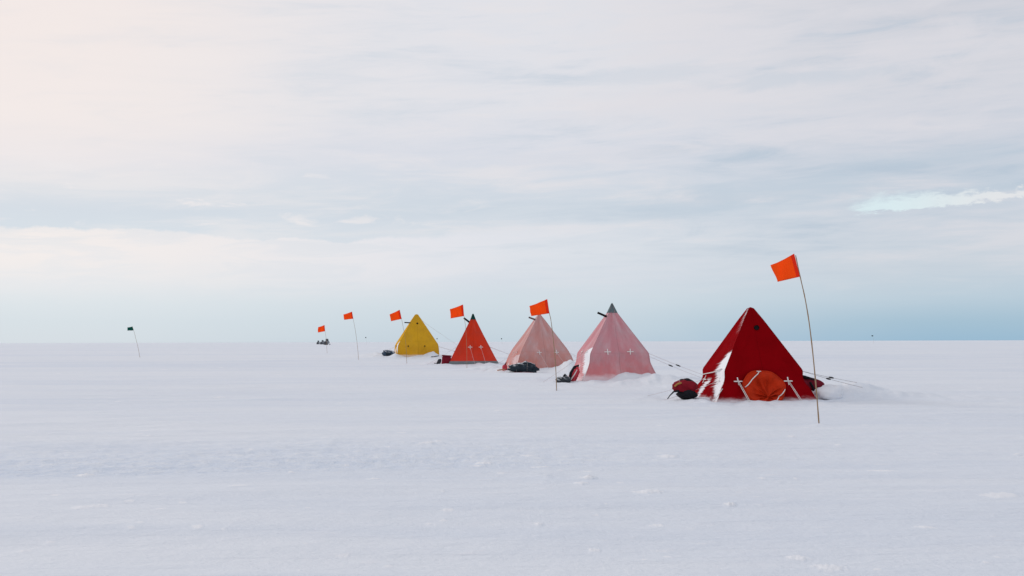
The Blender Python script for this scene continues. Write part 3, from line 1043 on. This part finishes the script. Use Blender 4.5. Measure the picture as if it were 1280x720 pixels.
# navy bundle before the salmon tent
b5 = bag_root('cargo_bundle', 652.5, 45.6, R(-2), 'long navy cargo bundle lying before the salmon tent', 'bundle', -0.05)
V, Fc = lump(0.54, 0.3, 0.22, 3.0, 0.34, 41, 2.1, 48, 24, zmin=-0.6, top=lambda x: 1.0 + 0.30 * x - 0.25 * x * x)
mesh_obj('cover', [(v[0], v[1], v[2] + 0.20) for v in V], Fc, M['bag_navy'], b5)
V, Fc = lump(0.40, 0.28, 0.05, 2.6, 0.25, 43, 2.2, zmin=-0.9)
mesh_obj('underlay', [(v[0] + 0.08, v[1] - 0.06, v[2] + 0.03) for v in V], Fc, M['underlay'], b5)
for x in (-0.22, 0.2):
    MB().tube([(x, -0.32, 0.02), (x, -0.33, 0.22), (x + 0.01, -0.2, 0.42 + 0.06 * x), (x, 0.05, 0.45 + 0.06 * x)], 0.010, 6).build('lashing', M['dark_rope'], b5)
b6 = bag_root('red_stuff_sack', 630.8, 46.4, R(0), 'small red stuff sack at the left foot of the salmon tent', 'sack', 0.0)
V, Fc = lump(0.10, 0.1, 0.14, 2.4, 0.2, 47, 1.6, zmin=-0.8)
mesh_obj('body', [(v[0], v[1], v[2] + 0.09) for v in V], Fc, M['lining_red'], b6)
MB().tube([(0, 0, 0.2), (0.03, 0.02, 0.27), (0.05, 0.05, 0.31)], [0.05, 0.022, 0.03], 7).build('tied_neck', M['bag_darkred'], b6)
b7 = bag_root('wooden_stake', 626.5, 46.0, R(4), 'reddish wooden stake lying on the snow left of the salmon tent', 'stake', 0.06)
MB().tube([(-0.17, 0, 0), (0.0, 0.01, 0.025), (0.17, 0.02, 0.035)], [0.022, 0.028, 0.026], 7).build('shaft', M['wood'], b7)
MB().tube([(-0.10, 0.0, 0.03), (-0.075, 0.0, 0.03)], [0.036, 0.036], 8).build('binding', M['rope'], b7)

# left of the bright red tent
b8 = bag_root('fabric_box', 557.8, 55.0, R(4), 'dark red fabric box against the left side of the bright red tent', 'box', 0.0)
V, Fc = lump(0.22, 0.2, 0.22, 5.5, 0.06, 51, 1.5, zmin=-1, top=lambda x: 1.0)
mesh_obj('body', [(v[0] + 0.06 * v[2], v[1], v[2] + 0.18) for v in V], Fc, M['bag_darkred'], b8)
V, Fc = lump(0.235, 0.21, 0.035, 5, 0.05, 53, 1.5, zmin=-1)
mesh_obj('lid', [(v[0] + 0.02, v[1], v[2] + 0.41 - 0.06 * v[0]) for v in V], Fc, M['bag_darkred'], b8)
b9 = bag_root('grey_sack', 548.8, 55.6, R(0), 'little grey sack with a trailing cord left of the red box', 'sack', 0.0)
V, Fc = lump(0.10, 0.1, 0.15, 2.4, 0.2, 57, 1.7, zmin=-0.8)
mesh_obj('body', [(v[0] + 0.3 * v[2], v[1], v[2] + 0.1) for v in V], Fc, M['bag_slate'], b9)
MB().tube([(-0.05, -0.1, 0.06), (-0.15, -0.12, 0.03), (-0.24, -0.12, 0.04)], 0.018, 6).build('cord', M['bag_black'], b9)

# left of the yellow tent
b10 = bag_root('kit_bag', 485.5, 66.0, R(0), 'snow-dusted blue bag at the left foot of the yellow tent', 'bag', 0.0)
V, Fc = lump(0.34, 0.25, 0.22, 2.6, 0.25, 61, 1.7, zmin=-0.6, top=lambda x: 1.0 - 0.3 * x * (x > 0))
mesh_obj('body', [(v[0], v[1], v[2] + 0.12) for v in V], Fc, M['bag_blue'], b10)
V, Fc = lump(0.16, 0.12, 0.1, 2.4, 0.25, 63, 1.7, zmin=-0.9)
mesh_obj('pocket', [(v[0] + 0.05, v[1] - 0.2, v[2] + 0.12) for v in V], Fc, M['bag_navy'], b10)
b11 = bag_root('snow_stake', 543, 64.6, R(6), 'dark stake lying on the snow heap right of the yellow tent', 'stake', 0.05)
MB().tube([(-0.20, 0, 0), (0.0, 0, 0.02), (0.26, 0, 0.06)], [0.02, 0.026, 0.022], 7).build('shaft', M['bag_black'], b11)
MB().tube([(-0.05, 0, 0.02), (-0.02, 0, 0.025)], [0.036, 0.036], 8).build('binding', M['rope'], b11)

# ---------------------------------------------------------------- distant snowmobiles
def snowmobile(px, Y, rz, sc, label, rider_screen=True):
    p = gp(px, Y)
    root = empty('snowmobile', p, rz, label, 'snowmobile', 'parked machines far beyond the flags')
    root.scale = (sc, sc, sc)
    MB().prism([(-0.45, 0.25), (0.75, 0.25), (1.35, 0.42), (1.30, 0.62), (0.75, 0.88), (0.30, 0.86), (-0.45, 0.55)], -0.40, 0.40, 0.85).build('hull', M['machine_dark_haze'], root, False)
    MB().prism([(-1.35, 0.50), (0.22, 0.52), (0.30, 0.72), (-0.4, 0.70), (-1.30, 0.78)], -0.22, 0.22, 0.9).build('seat', M['machine_black_haze'], root, False)
    MB().prism([(-1.55, 0.05), (0.45, 0.0), (0.65, 0.2), (0.5, 0.3), (-1.5, 0.42), (-1.68, 0.24)], -0.25, 0.25, 0.95).build('track', M['machine_black_haze'], root, False)
    MB().prism([(0.62, 0.86), (0.80, 0.86), (0.50, 1.35), (0.42, 1.32)], -0.30, 0.30, 0.8).build('windscreen', M['screen'], root, False)
    MB().tube([(0.3, -0.38, 1.02), (0.38, -0.15, 1.0), (0.38, 0.15, 1.0), (0.3, 0.38, 1.02)], 0.025, 6).build('handlebar', M['machine_black_haze'], root)
    for s_ in (-1, 1):
        MB().tube([(0.35, s_ * 0.46, 0.05), (1.2, s_ * 0.46, 0.03), (1.5, s_ * 0.46, 0.08), (1.68, s_ * 0.46, 0.22)], [0.05, 0.06, 0.06, 0.03], 6).build('ski', M['machine_black_haze'], root)
        MB().tube([(1.1, s_ * 0.46, 0.08), (1.0, s_ * 0.32, 0.42)], 0.03, 6).build('strut', M['machine_black_haze'], root)
    return root


snowmobile(408.0, 275, R(84), 1.10, 'tallest dark snowmobile in the far cluster, seen end-on')
snowmobile(402.6, 335, R(80), 0.95, 'low grey snowmobile in the middle of the far cluster')
snowmobile(397.6, 350, R(88), 0.85, 'smallest dark snowmobile at the left end of the far cluster')

# ---------------------------------------------------------------- camera
cam = bpy.data.cameras.new('camera')
cam.sensor_width = 36.0
cam.lens = F / 1280 * 36
cam.clip_start = 0.1
cam.clip_end = 12000
co = bpy.data.objects.new('camera', cam)
COL.objects.link(co)
pitch = math.atan(67.0 / F)
co.matrix_world = Matrix.Translation((0, 0, EYE)) @ Matrix.Rotation(R(90) + pitch, 4, 'X') @ Matrix.Rotation(R(-0.17), 4, 'Z')
S.camera = co

# ---------------------------------------------------------------- light
SUN_AZ, SUN_EL = -62.0, 24.0         # degrees; left of and a little ahead of the camera
sun = bpy.data.lights.new('sun', 'SUN')
sun.energy = 1.0
sun.angle = R(14)
sun.color = (1.0, 0.93, 0.86)
so = bpy.data.objects.new('sun', sun)
COL.objects.link(so)
d = Vector((math.sin(R(SUN_AZ)) * math.cos(R(SUN_EL)), math.cos(R(SUN_AZ)) * math.cos(R(SUN_EL)), math.sin(R(SUN_EL))))
so.rotation_euler = d.to_track_quat('Z', 'Y').to_euler()
so.location = d * 50

# ---------------------------------------------------------------- sky
W = bpy.data.worlds.new('World')
S.world = W
W.use_nodes = True
nt = W.node_tree
for n_ in list(nt.nodes):
    nt.nodes.remove(n_)
n = N(nt)
dirv = n.node('ShaderNodeTexCoord').outputs['Generated']
dx, dy, dz = n.sep(dirv)
az = n.math('MULTIPLY', n.math('ARCTAN2', dx, dy), 180 / math.pi)
el = n.math('MULTIPLY', n.math('ARCSINE', dz), 180 / math.pi)
# cloud-deck coordinates: a flat layer seen in perspective, so streaks thin out towards the horizon
den = n.math('ADD', n.math('MAXIMUM', dz, 0.0), 0.05)
cx = n.math('DIVIDE', dx, den)
cy = n.math('DIVIDE', dy, den)
deck = n.noise(n.comb(n.math('MULTIPLY', cx, 0.55), n.math('MULTIPLY', cy, 0.9), 3.0), 1.0, 6, 0.55, 0.6)
deck2 = n.noise(n.comb(n.math('MULTIPLY', cx, 1.3), n.math('MULTIPLY', cy, 2.6), 9.0), 1.0, 7, 0.6, 0.9)
wv = n.noise(n.comb(n.math('MULTIPLY', az, 0.05), n.math('MULTIPLY', el, 0.12), 1.0), 1.0, 4, 0.55)
wv2 = n.noise(n.comb(n.math('MULTIPLY', az, 0.20), n.math('MULTIPLY', el, 0.35), 5.0), 1.0, 6, 0.6, 0.2)
amp = n.step(0.3, 3.5, el)
elw = n.math('ADD', el, n.math('MULTIPLY', amp, n.math('ADD', n.math('MULTIPLY', n.math('SUBTRACT', wv, 0.5), 1.6), n.math('MULTIPLY', n.math('SUBTRACT', wv2, 0.5), 0.8))))
fac = n.math('DIVIDE', elw, 36.0, clamp=True)
E = lambda e: e / 36.0
L_ = [(0.0, (210, 220, 229)), (1.0, (213, 223, 231)), (1.9, (221, 228, 234)), (2.8, (228, 231, 236)), (4.0, (229, 231, 236)), (5.0, (217, 224, 231)),
      (6.2, (214, 221, 229)), (7.4, (223, 226, 231)), (8.8, (234, 231, 234)), (11.0, (243, 236, 234)), (17.0, (245, 236, 233)), (34, (228, 227, 232))]
M_ = [(0.0, (194, 210, 223)), (1.0, (201, 215, 226)), (2.0, (209, 220, 229)), (3.2, (216, 222, 231)), (4.6, (220, 225, 232)), (5.6, (216, 222, 230)),
      (6.6, (210, 218, 227)), (8.0, (214, 220, 229)), (9.6, (221, 223, 231)), (12, (228, 228, 233)), (17.0, (229, 229, 234)), (34, (215, 218, 227))]
R_ = [(0.0, (152, 187, 212)), (0.9, (164, 193, 213)), (2.0, (188, 206, 220)), (3.4, (203, 212, 222)), (5.0, (206, 213, 223)), (5.9, (206, 213, 223)),
      (6.9, (198, 209, 221)), (8.4, (206, 212, 222)), (10.0, (212, 215, 224)), (12.5, (216, 217, 224)), (17.0, (208, 210, 218)), (34, (205, 210, 221))]
rl = n.ramp(fac, [(E(e), lin(*c)) for e, c in L_], 'LINEAR')
rm = n.ramp(fac, [(E(e), lin(*c)) for e, c in M_], 'LINEAR')
rr = n.ramp(fac, [(E(e), lin(*c)) for e, c in R_], 'LINEAR')
azw = n.math('ADD', az, n.math('MULTIPLY', n.math('SUBTRACT', wv2, 0.5), 5.0))
sky = n.mix(n.step(-22, -1, azw), rl, rm)
sky = n.mix(n.step(0, 22, azw), sky, rr)
# thick and thin places in the cloud deck: whiter billows, bluer gaps, drawn out sideways
tilt = n.math('MULTIPLY_ADD', az, -0.045, el)
w1 = n.noise(n.comb(n.math('MULTIPLY', az, 0.055), n.math('MULTIPLY', tilt, 0.42), 7.0), 1.0, 7, 0.58, 0.5)
w2 = n.noise(n.comb(n.math('MULTIPLY', az, 0.17), n.math('MULTIPLY', tilt, 1.15), 4.0), 1.0, 7, 0.62, 0.7)
tex = n.math('MULTIPLY_ADD', w1, 0.47, n.math('MULTIPLY_ADD', w2, 0.36, n.math('MULTIPLY', deck2, 0.17)))
vis = n.math('MULTIPLY', n.step(1.0, 6.0, el), n.math('MULTIPLY_ADD', n.step(-20, 12, az), 0.55, 0.45))
hi = n.math('MULTIPLY', n.step(0.48, 0.62, tex), n.math('MULTIPLY', vis, 0.72))
lo = n.math('MULTIPLY', n.step(0.51, 0.34, tex), n.math('MULTIPLY', vis, 0.85))
pale = n.mix(n.step(-22, 20, az), lin(247, 239, 236), lin(225, 223, 228))
blue = n.mix(n.step(-22, 20, az), lin(212, 220, 229), lin(184, 199, 214))
sky = n.mix(hi, sky, pale)
sky = n.mix(lo, sky, blue)
# pale billows in the deck on the right
br2 = n.noise(n.comb(n.math('MULTIPLY', az, 0.28), n.math('MULTIPLY', tilt, 1.0), 51.0), 1.0, 6, 0.6, 0.6)
for (a0, e0, wa, we, am) in ((10.5, 14.6, 4.2, 1.1, .8), (7.5, 11.8, 6.5, 0.9, .75), (20.5, 13.6, 5.5, 1.3, .8), (19.0, 15.9, 4.5, 0.6, .5), (15.5, 9.9, 7.5, 0.7, .6), (4.0, 9.2, 6.0, 0.5, .45)):
    qa = n.math('DIVIDE', n.math('SUBTRACT', az, a0), wa)
    qe = n.math('DIVIDE', n.math('SUBTRACT', tilt, e0 - 0.045 * a0), we)
    q = n.math('SQRT', n.math('ADD', n.math('MULTIPLY', qa, qa), n.math('MULTIPLY', qe, qe)))
    q = n.math('ADD', q, n.math('MULTIPLY', n.math('SUBTRACT', br2, 0.5), 2.6))
    sky = n.mix(n.math('MULTIPLY', n.step(1.25, 0.25, q), am * 0.75), sky, lin(226, 224, 229))
for (a0, e0, wa, we, am) in ((13.0, 7.4, 6.0, 0.7, .8), (8.0, 6.6, 6.0, 0.6, .6), (21.0, 8.6, 5.0, 0.6, .6), (14.0, 12.7, 6.0, 0.45, .5), (6.0, 13.2, 5.0, 0.5, .4)):
    qa = n.math('DIVIDE', n.math('SUBTRACT', az, a0), wa)
    qe = n.math('DIVIDE', n.math('SUBTRACT', tilt, e0 - 0.045 * a0), we)
    q = n.math('SQRT', n.math('ADD', n.math('MULTIPLY', qa, qa), n.math('MULTIPLY', qe, qe)))
    q = n.math('ADD', q, n.math('MULTIPLY', n.math('SUBTRACT', br2, 0.5), -2.4))
    sky = n.mix(n.math('MULTIPLY', n.step(1.25, 0.25, q), am * 0.7), sky, lin(193, 206, 219))
# the long cloud bank low on the left, with a crisp upper edge
top = n.math('ADD', n.math('MULTIPLY', n.math('SUBTRACT', n.noise(n.comb(n.math('MULTIPLY', az, 0.10), n.math('MULTIPLY', el, 0.10), 21.0), 1.0, 3, 0.5), 0.5), 1.5),
             n.math('MULTIPLY', n.math('SUBTRACT', n.noise(n.comb(n.math('MULTIPLY', az, 0.55), n.math('MULTIPLY', el, 0.9), 14.0), 1.0, 6, 0.6), 0.5), 0.75))
top = n.math('ADD', n.math('ADD', top, 5.35), n.math('MULTIPLY', n.step(-8, 2, az), 0.75))
td = n.math('SUBTRACT', top, el)
soft = n.math('MULTIPLY_ADD', n.step(-8, 4, az), 0.9, 0.16)
bank = n.math('MULTIPLY', n.step(0.0, soft, td), n.step(3.7, 0.7, td))
fade = n.math('MULTIPLY', n.step(11, -6, az), n.math('MULTIPLY_ADD', n.step(0.38, 0.55, w2), 0.4, 0.6))
sky = n.mix(n.math('MULTIPLY', bank, n.math('MULTIPLY', fade, 0.9)), sky, n.mix(n.step(-24, 0, az), lin(248, 239, 235), lin(230, 230, 236)))
# sunlit glow through the cloud, up on the left
glow = n.math('MULTIPLY', n.math('MULTIPLY', n.step(-9, -27, azw), n.step(5.5, 10.5, el)), n.step(26, 15, el))
sky = n.mix(n.math('MULTIPLY', glow, 0.5), sky, lin(251, 237, 230))
# a few torn wisps floating just above the bank
wn = n.noise(n.comb(n.math('MULTIPLY', az, 0.30), n.math('MULTIPLY', el, 1.25), 33.0), 1.0, 5, 0.55, 0.5)
wisp = n.math('MULTIPLY', n.step(0.58, 0.70, wn), n.math('MULTIPLY', n.step(5.2, 6.0, el), n.math('MULTIPLY', n.step(9.5, 7.5, el), n.step(4, -12, az))))
sky = n.mix(n.math('MULTIPLY', wisp, 0.8), sky, lin(240, 235, 235))
# bright thin break in the cloud on the right
rag = n.noise(n.comb(n.math('MULTIPLY', az, 0.42), n.math('MULTIPLY', el, 1.5), 2.0), 1.0, 7, 0.66, 0.6)
rag2 = n.noise(n.comb(n.math('MULTIPLY', az, 1.3), n.math('MULTIPLY', el, 3.0), 12.0), 1.0, 5, 0.65, 0.6)
ec = n.math('ADD', el, n.math('MULTIPLY', n.math('SUBTRACT', rag, 0.5), 1.1))
ec = n.math('ADD', ec, n.math('MULTIPLY', n.math('SUBTRACT', rag2, 0.5), 0.95))
ce = n.math('MULTIPLY_ADD', n.math('SUBTRACT', az, 18.0), 0.06, 6.40)
dd = n.math('SUBTRACT', ec, ce)
wd = n.math('MULTIPLY_ADD', n.step(24, 17, az), 0.55, 0.28)
br = n.math('MULTIPLY', n.step(-0.34, -0.14, dd), n.step(wd, n.math('MULTIPLY', wd, 0.2), dd))
br = n.math('MULTIPLY', br, n.math('MULTIPLY', n.step(16.6, 18.4, n.math('ADD', az, n.math('MULTIPLY', n.math('SUBTRACT', rag, 0.5), 6.0))), n.step(36, 29, az)))
sky = n.mix(n.math('MULTIPLY', br, n.math('MULTIPLY_ADD', rag2, 0.5, 0.72, clamp=True)), sky, n.mix(n.step(18, 24, az), lin(221, 238, 242), lin(231, 232, 234)))
# the clear air between and behind the clouds
nish = n.node('ShaderNodeTexSky', sky_type='NISHITA')
nish.sun_disc = False
nish.sun_elevation = R(SUN_EL)
nish.sun_rotation = R(SUN_AZ)
nish.altitude = 1500
STR = 0.1
sc2 = n.node('ShaderNodeVectorMath', operation='SCALE')
n.put(sc2.inputs[0], sky)
n.put(sc2.inputs['Scale'], 1.0 / STR)
full = n.mix(0.06, sc2.outputs[0], nish.outputs[0])
bg = n.node('ShaderNodeBackground')
n.put(bg.inputs[0], full)
bg.inputs[1].default_value = STR
ow = n.node('ShaderNodeOutputWorld')
nt.links.new(bg.outputs[0], ow.inputs[0])

# ---------------------------------------------------------------- output
S.view_settings.view_transform = 'Standard'
S.view_settings.look = 'None'
S.view_settings.exposure = 0.0
S.view_settings.gamma = 1.0
S.view_settings.use_curve_mapping = False
S.cycles.max_bounces = 6
S.cycles.diffuse_bounces = 4
